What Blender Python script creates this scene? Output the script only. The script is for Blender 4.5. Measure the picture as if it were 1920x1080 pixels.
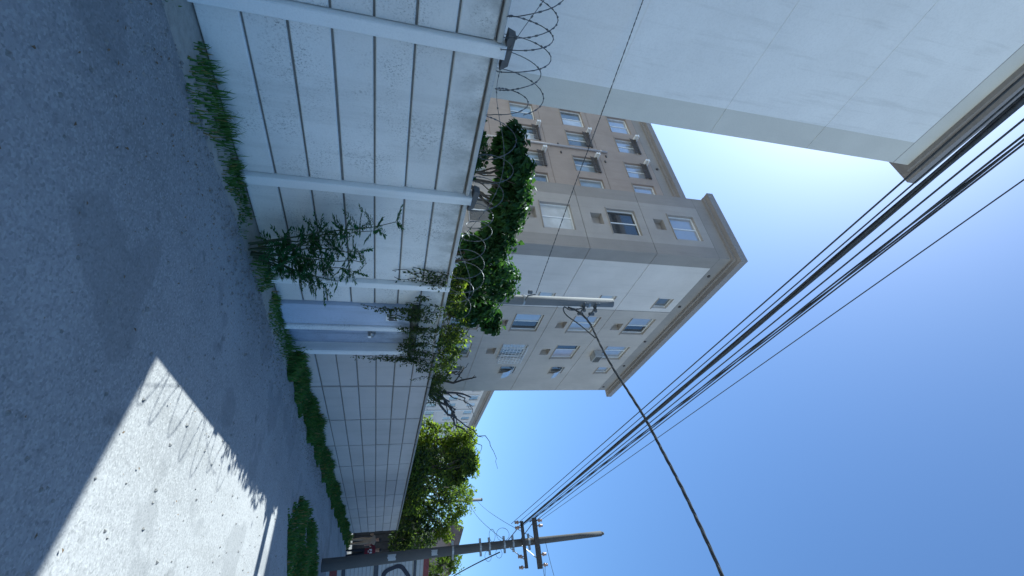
import bpy, math, random
from mathutils import Vector, Matrix, Quaternion
PI = math.pi
R = math.radians
rnd = random.Random(7)
S = bpy.context.scene
for o in list(S.objects):
    bpy.data.objects.remove(o)
C = S.collection

# ------------------------------------------------------------ camera, sky, sun, exposure
# the phone was held upright and turned on its side: the picture's right is the place's up
YAW, PITCH, ROLL, FPX = 0.930272, 0.255343, 0.053985, 849.196
_F = Vector((math.sin(YAW)*math.cos(PITCH), math.cos(YAW)*math.cos(PITCH), math.sin(PITCH)))
_R0 = Vector((math.cos(YAW), -math.sin(YAW), 0)); _U0 = _R0.cross(_F)
_R = math.cos(ROLL)*_R0 + math.sin(ROLL)*_U0
_U = -math.sin(ROLL)*_R0 + math.cos(ROLL)*_U0
cam = bpy.data.cameras.new('camera')
cam.sensor_fit = 'HORIZONTAL'; cam.sensor_width = 36; cam.lens = FPX/1920*36
cam.clip_start = 0.05; cam.clip_end = 2000
co = bpy.data.objects.new('camera', cam); C.objects.link(co)
mx = Matrix((_U, -_R, -_F)).transposed().to_4x4(); mx.translation = Vector((0, 0, 1.64))
co.matrix_world = mx
S.camera = co

SUN_EL, SUN_AZ = R(46), R(13)        # azimuth from +Y towards +X
w = bpy.data.worlds.new('World'); S.world = w; w.use_nodes = True
nt = w.node_tree; bg = nt.nodes['Background']
sky = nt.nodes.new('ShaderNodeTexSky'); sky.sky_type = 'NISHITA'; sky.sun_disc = False
sky.sun_elevation = SUN_EL; sky.sun_rotation = SUN_AZ
sky.air_density = 1.0; sky.dust_density = 0.8; sky.ozone_density = 5.0
nt.links.new(sky.outputs[0], bg.inputs[0]); bg.inputs[1].default_value = 0.08
sl = bpy.data.lights.new('sun', 'SUN'); sl.energy = 5.0; sl.angle = R(0.5); sl.color = (1, 0.94, 0.84)
so = bpy.data.objects.new('sun', sl); C.objects.link(so)
sd = Vector((math.sin(SUN_AZ)*math.cos(SUN_EL), math.cos(SUN_AZ)*math.cos(SUN_EL), math.sin(SUN_EL)))
so.rotation_euler = sd.to_track_quat('Z', 'Y').to_euler(); so.location = (0, 60, 60)
S.view_settings.view_transform = 'Standard'; S.view_settings.look = 'None'
S.view_settings.gamma = 1; S.view_settings.use_curve_mapping = False
S.view_settings.exposure = 1.15
S.view_settings.use_white_balance = True; S.view_settings.white_balance_temperature = 5450; S.view_settings.white_balance_tint = 2   # the phone's cool rendering of open shade
S.render.engine = 'CYCLES'

# ------------------------------------------------------------ helpers
class MB:
    def __init__(s): s.v = []; s.f = []; s.m = []
    def add(s, vs, fs, mi=0):
        b = len(s.v); s.v += [tuple(q) for q in vs]
        for f in fs: s.f.append(tuple(b+i for i in f)); s.m.append(mi)
    def quad(s, a, b, c, d, mi=0): s.add([a, b, c, d], [(0, 1, 2, 3)], mi)
    def box(s, x0, x1, y0, y1, z0, z1, mi=0, ch=0):
        if ch:
            return s.cbox(x0, x1, y0, y1, z0, z1, ch, mi)
        s.add([(x0,y0,z0),(x1,y0,z0),(x1,y1,z0),(x0,y1,z0),(x0,y0,z1),(x1,y0,z1),(x1,y1,z1),(x0,y1,z1)],
              [(0,3,2,1),(4,5,6,7),(0,1,5,4),(1,2,6,5),(2,3,7,6),(3,0,4,7)], mi)
    def cbox(s, x0, x1, y0, y1, z0, z1, c, mi=0):          # box with chamfered edges on the -Y face
        a = [(x0,y0+c,z0),(x1,y0+c,z0),(x1,y0+c,z1),(x0,y0+c,z1)]
        b = [(x0+c,y0,z0+c),(x1-c,y0,z0+c),(x1-c,y0,z1-c),(x0+c,y0,z1-c)]
        d = [(x0,y1,z0),(x1,y1,z0),(x1,y1,z1),(x0,y1,z1)]
        fs = [(4,5,6,7)] + [(i,(i+1)%4,4+(i+1)%4,4+i) for i in range(4)] + [(8+i,8+(i+1)%4,(i+1)%4,i) for i in range(4)] + [(11,10,9,8)]
        s.add(a+b+d, fs, mi)
    def tube(s, pts, r, n=6, mi=0, cap=True):
        pts = [Vector(p) for p in pts]
        rs = r if isinstance(r, (list, tuple)) else [r]*len(pts)
        base = len(s.v); u = None
        for i, p in enumerate(pts):
            t = (pts[min(i+1, len(pts)-1)] - pts[max(i-1, 0)])
            t = t.normalized() if t.length > 1e-9 else Vector((0,0,1))
            if u is None:
                u = t.orthogonal().normalized()
            else:
                u = u - t*u.dot(t)
                u = u.normalized() if u.length > 1e-6 else t.orthogonal().normalized()
            v = t.cross(u)
            for k in range(n):
                a = 2*PI*k/n
                s.v.append(tuple(p + (u*math.cos(a) + v*math.sin(a))*rs[i]))
        for i in range(len(pts)-1):
            for k in range(n):
                k2 = (k+1) % n
                s.f.append((base+i*n+k, base+i*n+k2, base+(i+1)*n+k2, base+(i+1)*n+k)); s.m.append(mi)
        if cap:
            s.f.append(tuple(base+k for k in range(n))[::-1]); s.m.append(mi)
            e = base+(len(pts)-1)*n
            s.f.append(tuple(e+k for k in range(n))); s.m.append(mi)
    def mesh(s, name, mats, smooth=False):
        me = bpy.data.meshes.new(name); me.from_pydata(s.v, [], s.f)
        for m in (mats if isinstance(mats, (list, tuple)) else [mats]): me.materials.append(m)
        if any(s.m): me.polygons.foreach_set('material_index', s.m)
        if smooth: me.polygons.foreach_set('use_smooth', [True]*len(me.polygons))
        me.update(); return me

def ob(name, mb, mats, parent=None, smooth=False, loc=None):
    me = mb if isinstance(mb, bpy.types.Mesh) else mb.mesh(name, mats, smooth)
    o = bpy.data.objects.new(name, me); C.objects.link(o)
    if loc is not None: o.location = loc
    if parent is not None:
        o.parent = parent
        if loc is None and parent.parent is None: o.matrix_parent_inverse = Matrix.Translation(-parent.location)
        elif loc is None:
            pw = Matrix.Translation(-parent.parent.location) if parent.parent and parent.matrix_parent_inverse.is_identity else Matrix()
    return o
def tag(o, label=None, cat=None, group=None, kind=None):
    if label: o['label'] = label
    if cat: o['category'] = cat
    if group: o['group'] = group
    if kind: o['kind'] = kind
    return o
def thing(name, label, cat, group=None, loc=(0, 0, 0)):
    # things carry their parts in world coordinates: the Empty marks the base
    o = bpy.data.objects.new(name, None); o.location = loc; o.empty_display_size = .2
    C.objects.link(o); return tag(o, label, cat, group)

# ------------------------------------------------------------ materials
def newmat(name):
    m = bpy.data.materials.new(name); m.use_nodes = True
    n = m.node_tree; b = n.nodes['Principled BSDF']; return m, n, b
def N(n, t, **k):
    x = n.nodes.new(t)
    for a, b in k.items():
        if a == 'ins':
            for i, v in b.items(): x.inputs[i].default_value = v
        else: setattr(x, a, b)
    return x
def mixc(n, fac, a, b, mode='MIX'):
    x = n.nodes.new('ShaderNodeMix'); x.data_type = 'RGBA'; x.blend_type = mode
    if isinstance(fac, float): x.inputs[0].default_value = fac
    else: n.links.new(fac, x.inputs[0])
    for s, v in ((6, a), (7, b)):
        if isinstance(v, tuple): x.inputs[s].default_value = (*v, 1)
        else: n.links.new(v, x.inputs[s])
    return x.outputs[2]
def noise(n, scale, detail=5, rough=.6, vec=None):
    x = N(n, 'ShaderNodeTexNoise', ins={'Scale': scale, 'Detail': detail, 'Roughness': rough})
    if vec is not None: n.links.new(vec, x.inputs['Vector'])
    return x.outputs['Fac']
def ramp(n, src, lo, hi, a=0., b=1.):
    x = N(n, 'ShaderNodeMapRange', ins={1: lo, 2: hi, 3: a, 4: b}); n.links.new(src, x.inputs[0]); return x.outputs[0]
def pos(n): return n.nodes.new('ShaderNodeNewGeometry').outputs['Position']
def scaled(n, vec, sc):
    x = N(n, 'ShaderNodeMapping'); x.inputs['Scale'].default_value = sc; n.links.new(vec, x.inputs[0]); return x.outputs[0]
def mul(n, a, b):
    x = N(n, 'ShaderNodeMath', operation='MULTIPLY')
    for i, v in ((0, a), (1, b)):
        if isinstance(v, float): x.inputs[i].default_value = v
        else: n.links.new(v, x.inputs[i])
    return x.outputs[0]
def bump(n, b, h, strength=.3, dist=.01):
    x = N(n, 'ShaderNodeBump', ins={'Strength': strength, 'Distance': dist}); n.links.new(h, x.inputs['Height']); n.links.new(x.outputs[0], b.inputs['Normal'])

def stucco(name, col, var=.12, streak=.25, streakcol=(.2, .2, .18), grain=60, bs=.35, rough=.9, objvar=0., specks=0., moss=None):
    m, n, b = newmat(name); p = pos(n)
    big = noise(n, .7, 4, .6, p); fine = noise(n, grain, 4, .7, p)
    c = mixc(n, ramp(n, big, .3, .7), tuple(q*(1-var) for q in col), tuple(min(q*(1+var), .9) for q in col))
    st = noise(n, 1, 5, .65, scaled(n, p, (5.5, 5.5, .45)))
    c = mixc(n, mul(n, ramp(n, st, .52, .78), streak), c, streakcol)
    c = mixc(n, mul(n, ramp(n, fine, .45, .75), .16), c, tuple(q*.45 for q in col))
    if specks:
        sp = noise(n, 62, 5, .75, scaled(n, p, (1, 1, .8))); pat = noise(n, 2.2, 4, .6, p)
        c = mixc(n, mul(n, mul(n, ramp(n, sp, .52, .66), ramp(n, pat, .44, .66)), specks), c, (.06, .065, .06))
    if moss:                                        # mildew that creeps down from the coping
        sep = N(n, 'ShaderNodeSeparateXYZ'); n.links.new(p, sep.inputs[0])
        hz = ramp(n, sep.outputs[2], moss[0], moss[1])
        pt = noise(n, 3.5, 5, .7, scaled(n, p, (1, 1, .6)))
        c = mixc(n, mul(n, mul(n, hz, ramp(n, pt, .34, .66)), moss[2]), c, (.09, .1, .09))
    if objvar:
        oi = n.nodes.new('ShaderNodeObjectInfo')
        c = mixc(n, ramp(n, oi.outputs['Random'], 0, 1, 0, objvar), c, tuple(q*.6 for q in col))
    n.links.new(c, b.inputs['Base Color']); b.inputs['Roughness'].default_value = rough
    b.inputs['Specular IOR Level'].default_value = .25
    bump(n, b, fine, bs, .006)
    return m
def plain(name, col, rough=.6, metal=0., var=.2, scale=12, bs=.1, spec=.4):
    m, n, b = newmat(name); p = pos(n); f = noise(n, scale, 5, .65, p)
    c = mixc(n, ramp(n, f, .3, .7), tuple(q*(1-var) for q in col), tuple(min(q*(1+var), .95) for q in col))
    n.links.new(c, b.inputs['Base Color']); b.inputs['Roughness'].default_value = rough
    b.inputs['Metallic'].default_value = metal; b.inputs['Specular IOR Level'].default_value = spec
    bump(n, b, f, bs, .005); return m
def leafmat(name, a, b_, trans=.45, gloss=.15, dry=0.):
    m, n, b = newmat(name)
    g = n.nodes.new('ShaderNodeNewGeometry'); r = g.outputs['Random Per Island']
    pn = noise(n, .9, 3, .6, g.outputs['Position'])
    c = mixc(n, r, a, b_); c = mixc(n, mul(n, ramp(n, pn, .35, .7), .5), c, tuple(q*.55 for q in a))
    if dry:
        lt = N(n, 'ShaderNodeMath', operation='LESS_THAN'); lt.inputs[1].default_value = dry; n.links.new(r, lt.inputs[0]); c = mixc(n, lt.outputs[0], c, (.22, .18, .09))
    n.links.new(c, b.inputs['Base Color']); b.inputs['Roughness'].default_value = .55
    b.inputs['Specular IOR Level'].default_value = gloss
    t = n.nodes.new('ShaderNodeBsdfTranslucent')
    tc = mixc(n, 1., c, (1.5, 1.6, .5), 'MULTIPLY'); n.links.new(tc, t.inputs[0])
    mx_ = n.nodes.new('ShaderNodeMixShader'); mx_.inputs[0].default_value = trans
    out = n.nodes['Material Output']
    n.links.new(b.outputs[0], mx_.inputs[1]); n.links.new(t.outputs[0], mx_.inputs[2]); n.links.new(mx_.outputs[0], out.inputs[0])
    return m

M = {}
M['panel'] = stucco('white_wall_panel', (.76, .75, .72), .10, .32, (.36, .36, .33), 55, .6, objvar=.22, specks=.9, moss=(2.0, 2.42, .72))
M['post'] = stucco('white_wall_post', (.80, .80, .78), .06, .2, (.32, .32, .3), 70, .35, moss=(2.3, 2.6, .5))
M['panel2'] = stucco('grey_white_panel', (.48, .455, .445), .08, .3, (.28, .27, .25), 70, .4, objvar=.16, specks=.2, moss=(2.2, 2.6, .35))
M['post2'] = stucco('shadow_dark_post', (.22, .21, .20), .08, .25, (.28, .27, .25), 70, .3)  # dark tone stands in for the shadow gap at the far-run posts
M['coping'] = stucco('coping_concrete', (.48, .48, .46), .12, .3, (.15, .15, .14), 50, .6, specks=.7)
M['joint'] = plain('dark_joint', (.17, .17, .165), .95, bs=.3)
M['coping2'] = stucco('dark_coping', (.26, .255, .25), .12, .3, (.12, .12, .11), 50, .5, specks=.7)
M['thead'] = stucco('raw_concrete', (.13, .13, .13), .2, .4, (.06, .06, .06), 40, .8)
M['pier_recess'] = stucco('grimy_blue_render', (.36, .41, .52), .25, .7, (.1, .12, .14), 30, .7, specks=1.0, moss=(1.0, 2.0, .9))
M['pier'] = stucco('blue_white_render', (.46, .52, .64), .12, .4, (.16, .18, .2), 45, .6, specks=.5, moss=(1.5, 2.0, .8))
M['pier_edge'] = stucco('pale_render_edge', (.72, .74, .76), .08, .4, (.3, .3, .3), 45, .5, specks=.5)
M['mossbeam'] = stucco('mossy_beam', (.09, .1, .08), .3, .5, (.04, .05, .035), 30, 1)
M['near'] = stucco('white_facade', (.78, .78, .78), .05, .4, (.45, .45, .44), 30, .8)
M['nearband'] = stucco('grey_facade_band', (.62, .61, .57), .05, .1, (.32, .32, .3), 45, .35)
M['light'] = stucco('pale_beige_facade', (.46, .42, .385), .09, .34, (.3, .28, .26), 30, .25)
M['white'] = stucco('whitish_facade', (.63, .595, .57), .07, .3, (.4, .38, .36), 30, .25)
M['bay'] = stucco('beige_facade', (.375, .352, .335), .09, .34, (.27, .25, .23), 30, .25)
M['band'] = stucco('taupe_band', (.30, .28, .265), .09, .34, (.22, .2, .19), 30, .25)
M['recess'] = stucco('bounce_warmed_facade', (.35, .295, .26), .10, .38, (.25, .2, .17), 30, .25)  # beige with warm sunlight bounce put into the colour
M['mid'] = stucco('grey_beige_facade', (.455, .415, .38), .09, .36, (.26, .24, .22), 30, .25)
M['cornice'] = stucco('cornice_paint', (.27, .255, .255), .06, .2, (.2, .19, .18), 25, .25)
M['groove'] = plain('groove_shadow', (.2, .19, .18), .9)
M['alum'] = plain('white_aluminium', (.72, .74, .76), .4, .0, .06, 30, .02)
M['dark'] = plain('dark_interior', (.03, .032, .036), .8, 0, .3, 2)
M['rack'] = plain('dark_brown_metal', (.09, .08, .075), .6, .3)
M['whiteplastic'] = plain('white_plastic', (.75, .76, .78), .4, 0, .05)
M['steel'] = plain('galvanised_steel', (.32, .33, .34), .45, .8, .25, 40)
M['wire'] = plain('razor_wire_steel', (.12, .13, .14), .5, .6, .3, 40)
M['cable'] = plain('hazed_black_cable', (.07, .077, .088), .95, 0, .3, 30, .1, .08)  # black lifted to blue-grey, haze put into the cable colour
M['pole'] = stucco('pole_concrete', (.10, .098, .096), .14, .4, (.05, .05, .05), 35, .6)
M['pole2'] = stucco('pale_pole_concrete', (.19, .19, .187), .14, .45, (.2, .2, .2), 35, .5)
M['wood'] = plain('weathered_crossarm', (.07, .065, .06), .85, 0, .3, 25, .4)
M['porcelain'] = plain('brown_grey_insulator', (.32, .22, .18), .3, 0, .3, 50)
M['bark'] = plain('bark', (.10, .085, .07), .95, 0, .35, 18, .8)
M['deadwood'] = plain('dark_branch', (.045, .045, .045), .95, 0, .3, 20, .8)
M['sheet'] = stucco('painted_slats', (.42, .44, .46), .1, .4, (.2, .2, .2), 30, .2)
M['railpaint'] = plain('dark_blue_rail', (.045, .055, .075), .6, .1, .3, 15)
M['redpaint'] = plain('dull_red_metal', (.16, .035, .04), .6, 0, .3, 15)
M['spray'] = plain('black_blue_spray_paint', (.02, .025, .045), .7, 0, .2)
M['paper'] = stucco('torn_paper', (.42, .44, .46), .1, .6, (.12, .12, .14), 25, .1, specks=1.0)
M['terracotta'] = plain('weathered_roof', (.15, .12, .115), .9, 0, .3, 4, .5)
M['skin'] = plain('skin', (.35, .2, .14), .6, 0, .1)
M['redcloth'] = plain('dark_red_cloth', (.12, .014, .026), .9, 0, .25, 30)
M['darkcloth'] = plain('dark_trousers', (.018, .02, .028), .9, 0, .25, 30)
M['tancloth'] = plain('tan_cloth', (.36, .27, .2), .9, 0, .2, 30)
M['whitecloth'] = plain('white_cloth', (.7, .7, .7), .9, 0, .15, 30)
M['hair'] = plain('dark_hair', (.015, .012, .01), .7)
M['gate_dark'] = plain('dark_gate_steel', (.035, .036, .042), .6, .2, .3, 6)
M['pale_trim'] = stucco('pale_trim', (.6, .6, .56), .1, .3, (.3, .3, .28), 30, .3)

def glass(name, col, rough=.06, spec=.9):
    m, n, b = newmat(name); p = pos(n)
    f = noise(n, 2.5, 3, .5, p); oi = n.nodes.new('ShaderNodeObjectInfo')
    c = mixc(n, ramp(n, f, .3, .7), tuple(q*.85 for q in col), tuple(min(1, q*1.12) for q in col))
    c = mixc(n, ramp(n, oi.outputs['Random'], 0, 1, 0, .3), c, tuple(q*.6 for q in col))
    n.links.new(c, b.inputs['Base Color']); b.inputs['Roughness'].default_value = rough
    b.inputs['Specular IOR Level'].default_value = spec
    b.inputs['Coat Weight'].default_value = .6; b.inputs['Coat Roughness'].default_value = .03
    return m
def mirrorish(name, col, metal):
    m, n, b = newmat(name); p = pos(n)
    f = noise(n, 1.1, 2, .5, p)
    c = mixc(n, ramp(n, f, .3, .7), tuple(q*.9 for q in col), col)
    n.links.new(c, b.inputs['Base Color']); b.inputs['Roughness'].default_value = .05; b.inputs['Metallic'].default_value = metal
    bump(n, b, noise(n, 1.6, 2, .4, p), .06, .02)
    return m
M['g_sky'] = mirrorish('sky_toned_pane', (.50, .52, .55), .45)  # pale half-metal base puts bright sky reflection into the pane colour
M['g_pale'] = glass('pale_coated_glass', (.50, .53, .56))  # pale base colour under a glossy coat
M['g_lilac'] = glass('glass_over_lilac_blind', (.42, .40, .46))
M['g_grey'] = glass('frosted_glass', (.27, .31, .33), .15)
M['g_dark'] = glass('dark_glass', (.035, .042, .05))
M['g_mid'] = glass('glass_over_grey_curtain', (.13, .15, .165))

L = {}
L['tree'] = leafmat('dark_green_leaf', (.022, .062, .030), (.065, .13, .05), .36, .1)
L['bright'] = leafmat('sunlit_yellow_leaf', (.14, .20, .038), (.22, .25, .05), .6)  # yellow-green of sunlit leaves put into the base colour
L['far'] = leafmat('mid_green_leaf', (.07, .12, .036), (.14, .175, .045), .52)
L['shade'] = leafmat('deep_shade_leaf', (.018, .038, .02), (.036, .06, .026), .3)  # deep shade of the far crowns put into the leaf colour
L['vine'] = leafmat('vine_leaf', (.03, .06, .026), (.075, .10, .035), .42)
L['weed'] = leafmat('weed_leaf', (.03, .095, .036), (.06, .15, .055), .35)
L['grass'] = leafmat('grass_blade', (.055, .145, .046), (.125, .205, .065), .35, .12, dry=.09)

# ------------------------------------------------------------ ground, lane, street
def ground_mat():
    m, n, b = newmat('pale_bounce_ground'); p = pos(n)
    f = noise(n, .35, 6, .65, p); g = noise(n, 14, 6, .7, p)
    c = mixc(n, ramp(n, f, .35, .65), (.46, .43, .38), (.36, .35, .28)); c = mixc(n, mul(n, ramp(n, g, .4, .7), .4), c, (.15, .14, .12))  # tone raised so sunlit ground out of view bounces light onto the walls
    n.links.new(c, b.inputs['Base Color']); b.inputs['Roughness'].default_value = .95; bump(n, b, g, .6, .03); return m
def lane_mat():
    m, n, b = newmat('worn_lane_concrete'); p = pos(n)
    f = noise(n, .5, 5, .6, p); g = noise(n, 45, 6, .75, p); h = noise(n, 1.3, 4, .6, scaled(n, p, (.25, 1.6, 1)))
    c = mixc(n, ramp(n, f, .3, .7), (.25, .245, .235), (.36, .35, .335))
    c = mixc(n, mul(n, ramp(n, h, .5, .75), .55), c, (.2, .195, .18))
    c = mixc(n, mul(n, ramp(n, g, .5, .7), .4), c, (.16, .16, .15))
    ag = N(n, 'ShaderNodeTexVoronoi', ins={'Scale': 70}); n.links.new(p, ag.inputs['Vector'])
    c = mixc(n, mul(n, ramp(n, ag.outputs['Color'], .55, .9), .45), c, (.46, .45, .42)); c = mixc(n, mul(n, ramp(n, ag.outputs['Color'], .35, .1), .4), c, (.12, .12, .115))
    pt = noise(n, .8, 3, .5, p); c = mixc(n, mul(n, ramp(n, pt, .56, .585), .4), c, (.17, .17, .165))
    oil = noise(n, 2.6, 4, .6, p); c = mixc(n, mul(n, ramp(n, oil, .64, .74), .6), c, (.1, .1, .095))
    v = N(n, 'ShaderNodeTexVoronoi', feature='DISTANCE_TO_EDGE', ins={'Scale': .38})
    wv = N(n, 'ShaderNodeVectorMath', operation='ADD'); nz = N(n, 'ShaderNodeTexNoise', ins={'Scale': 5.0, 'Detail': 5}); n.links.new(p, nz.inputs[0])
    nsc = N(n, 'ShaderNodeVectorMath', operation='SCALE'); nsc.inputs['Scale'].default_value = .35; n.links.new(nz.outputs['Color'], nsc.inputs[0]); n.links.new(p, wv.inputs[0]); n.links.new(nsc.outputs[0], wv.inputs[1]); n.links.new(wv.outputs[0], v.inputs['Vector'])
    c = mixc(n, mul(n, ramp(n, v.outputs['Distance'], .0, .004, 1, 0), .18), c, (.05, .05, .045))
    n.links.new(c, b.inputs['Base Color']); b.inputs['Roughness'].default_value = .9; bump(n, b, g, .5, .012); return m
g = MB(); G = 600
g.quad((-G, -G, 0), (G, -G, 0), (G, G, 0), (-G, G, 0)); tag(ob('ground', g, ground_mat()), kind='structure')
LM = lane_mat()
g = MB()
nx, ny = 60, 8
vs = []; fs = []
for i in range(nx+1):
    x = -14 + 42.6*i/nx
    for j in range(ny+1):
        y = -1.6 + (3.62+1.6+.05*math.sin(x*1.7)+.03*math.sin(x*4.1))*j/ny
        vs.append((x, y, .006 + .004*math.sin(x*.9+y)*math.sin(y*1.3)))
for i in range(nx):
    for j in range(ny):
        a = i*(ny+1)+j; fs.append((a, a+ny+1, a+ny+2, a+1))
g.add(vs, fs); tag(ob('lane', g, LM), kind='structure')
g = MB(); g.quad((28.6, -25, .008), (33.5, -25, .008), (33.5, 30, .008), (28.6, 30, .008))
tag(ob('street', g, plain('sunlit_asphalt', (.16, .155, .15), .9, 0, .2, 8, .3)), kind='structure')

# ------------------------------------------------------------ leaf / blade builders
def rvec(rr):
    while True:
        v = Vector((rr.uniform(-1, 1), rr.uniform(-1, 1), rr.uniform(-1, 1)))
        if .01 < v.length < 1: return v
def leaf(mb, p, d, up, ln, wd, fold=.25, mi=0):
    d = d.normalized(); s = d.cross(up)
    s = s.normalized() if s.length > 1e-4 else d.orthogonal().normalized()
    nrm = s.cross(d)
    a = p; b = p + d*ln*.5 + s*wd*.5 + nrm*wd*fold; c = p + d*ln; e = p + d*ln*.5 - s*wd*.5 + nrm*wd*fold
    mb.add([a, b, c, e], [(0, 1, 2), (0, 2, 3)], mi)
def clumps(mb, cl, n_per, ln, wd, rr, droop=.4, shell=.45, mats=1, jit=.5):
    for (cx, cy, cz, rx, ry, rz, k) in cl:
        for _ in range(int(n_per*k)):
            v = rvec(rr); v = v.normalized()*(v.length**shell)
            p = Vector((cx+v.x*rx, cy+v.y*ry, cz+v.z*rz))
            if rr.random() < .06: p += rvec(rr)*max(rx, rz)*1.3            # stray shoots
            d = (v.normalized() + Vector((0, 0, -droop)) + rvec(rr)*jit)
            s = rr.uniform(.45, 1.4)
            leaf(mb, p, d, Vector((rr.uniform(-.5, .5), rr.uniform(-.5, .5), 1)), ln*s, wd*s, rr.uniform(.05, .35), rr.randrange(mats))
def subclumps(rr, big, n, frac=.27, k=1.0):
    out = []
    for (cx, cy, cz, rx, ry, rz) in big:
        for _ in range(n):
            v = rvec(rr); v = v.normalized()*(v.length**.42)*1.12
            f = rr.uniform(.6, 1.3)*frac
            out.append((cx+v.x*rx*.85, cy+v.y*ry*.85, cz+v.z*rz*.85, rx*f, ry*f, rz*f, k))
    return out
def limb(mb, a, b, r0, r1, rr, segs=5, wob=.12, n=6):
    a = Vector(a); b = Vector(b); pts = []; rs = []
    for i in range(segs+1):
        t = i/segs; p = a.lerp(b, t)
        if 0 < i < segs: p += rvec(rr)*wob*(b-a).length*.35
        pts.append(p); rs.append(r0+(r1-r0)*t)
    mb.tube(pts, rs, n); return pts
def tree(name, label, base, trunk_h, big, leafm, n_sub, n_per, ln, wd, seed, tr=.12, droop=.4, group=None, cat='tree', bark='bark', extra=None):
    rr = random.Random(seed); t = thing(name, label, cat, group, base)
    tb = MB(); top = Vector(base)+Vector((0, 0, trunk_h))
    limb(tb, Vector(base)-Vector((0, 0, .1)), top, tr, tr*.7, rr, 6, .08, 8)
    ob('trunk', tb, M[bark], t, True)
    for (cx, cy, cz, rx, ry, rz) in big:
        lb = MB(); q = limb(lb, top-Vector((0, 0, .25)), (cx, cy, cz), tr*.55, tr*.16, rr, 5, .2)
        for _ in range(4):
            e = Vector((cx, cy, cz)) + Vector((rr.uniform(-1, 1)*rx, rr.uniform(-1, 1)*ry, rr.uniform(-.5, 1)*rz))*.8
            limb(lb, q[rr.randrange(2, 5)], e, tr*.2, tr*.05, rr, 4, .2, 5)
        ob('limb', lb, M[bark], t, True)
    mb = MB(); sc = subclumps(rr, big, n_sub)
    if extra: sc += extra
    ms = leafm if isinstance(leafm, list) else [leafm]
    clumps(mb, sc, n_per, ln, wd, rr, droop, .5, len(ms))
    tag(ob('crown', mb, ms, t), kind='stuff')
    return t

# ------------------------------------------------------------ boundary wall, near run (white)
def place(me, name, parent, x, y, z, rx=0, ry=0, rz=0):
    o = bpy.data.objects.new(name, me); C.objects.link(o); o.parent = parent
    o.matrix_parent_inverse = Matrix.Translation(-parent.location)
    o.location = (x, y, z); o.rotation_euler = (rx, ry, rz); return o
def wall_run(label, name, posts, xend, pm, qm, z0, pitch, rows, post_w, post_y, lip_gap, xstart, skip=lambda i, k: False, group=None, posthi=None, cop='coping'):
    t = thing(name, label, 'wall', group, (xstart, 4.1, 0))
    cache = {}
    edges = [xstart] + posts + [xend]
    for i in range(len(edges)-1):
        a, b = edges[i], edges[i+1]
        a2 = a + (post_w/2 if i > 0 else 0); b2 = b - (post_w/2 if i < len(edges)-2 else 0)
        wd = b2-a2
        for k in range(rows):
            if skip(i, k): continue
            key = round(wd, 3)
            if key not in cache:
                q = MB(); q.cbox(-wd/2+.004, wd/2-.004, 0, .05, .0105, pitch-.0105, .009); cache[key] = q.mesh('panel', pm)
            o = place(cache[key], 'panel', t, (a2+b2)/2+rnd.uniform(-.002, .002), 4.1+rnd.uniform(-.004, .006), z0+pitch*k+rnd.uniform(-.002, .002), rnd.uniform(-.006, .006), rnd.uniform(-.0022, .0022), rnd.uniform(-.0015, .0015))
    bk = MB(); bk.box(xstart+.002, xend-.002, 4.124, 4.2, 0, z0+pitch*rows-.005); ob('backing', bk, M['joint'], t)
    top = z0+pitch*rows
    pq = MB(); h = top+.0
    for i, x in enumerate(posts):
        hh = posthi[i] if posthi and i < len(posthi) else top+.055
        q = MB(); q.cbox(-post_w/2, post_w/2, 0, .16, 0, hh, .01)
        place(q.mesh('post', qm), 'post', t, x, post_y, 0, rnd.uniform(-.003, .003), rnd.uniform(-.004, .004))
    for i in range(len(edges)-1):
        a, b = edges[i], edges[i+1]
        a2 = a + (post_w/2+.003 if i > 0 else 0); b2 = b - (post_w/2+.003 if i < len(edges)-2 else 0)
        wd = b2-a2; q = MB(); q.cbox(-wd/2, wd/2, 0, .14, .012, .062, .008)
        place(q.mesh('coping', M[cop]), 'coping', t, (a2+b2)/2, 4.068, top, rnd.uniform(-.004, .004), rnd.uniform(-.002, .002))
    return t
wallA = wall_run('white precast concrete panel wall with raised posts, nearest run beside the lane', 'panel_wall',
    [-3.5, -1.68, .13, 1.925, 3.74, 5.535], 6.098, M['panel'], M['post'], 0, .342, 7, .12, 4.03, 0, -5.3,
    posthi=[2.5, 2.5, 2.5, 2.5, 2.49, 2.46])
for x in (-3.5, -1.68, .13, 1.925, 3.74):
    q = MB(); q.tube([(0, 0, 0), (0, 0, .02)], .05, 8)
    q.add([(-.17, -.05, .005), (.18, -.05, -.01), (.18, .06, -.01), (-.17, .06, .005), (-.15, -.04, .075), (.13, -.045, .06), (.13, .05, .06), (-.15, .05, .075)],
          [(0,3,2,1),(4,5,6,7),(0,1,5,4),(1,2,6,5),(2,3,7,6),(3,0,4,7)])
    place(q.mesh('post_head', M['thead']), 'post_head', wallA, x, 4.11, 2.49, 0, rnd.uniform(-.02, .06), rnd.uniform(-.1, .1))
# lower wall panels carried on above the meter pier and behind it
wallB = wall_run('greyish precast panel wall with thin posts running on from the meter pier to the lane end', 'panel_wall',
    [9.19, 11.1, 13.02, 15.0, 16.96, 19.08, 21.2, 23.1, 25.0], 27.1, M['panel2'], M['post2'], -.01, .35, 7, .06, 4.118, 0, 7.62, cop='coping2')

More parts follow.
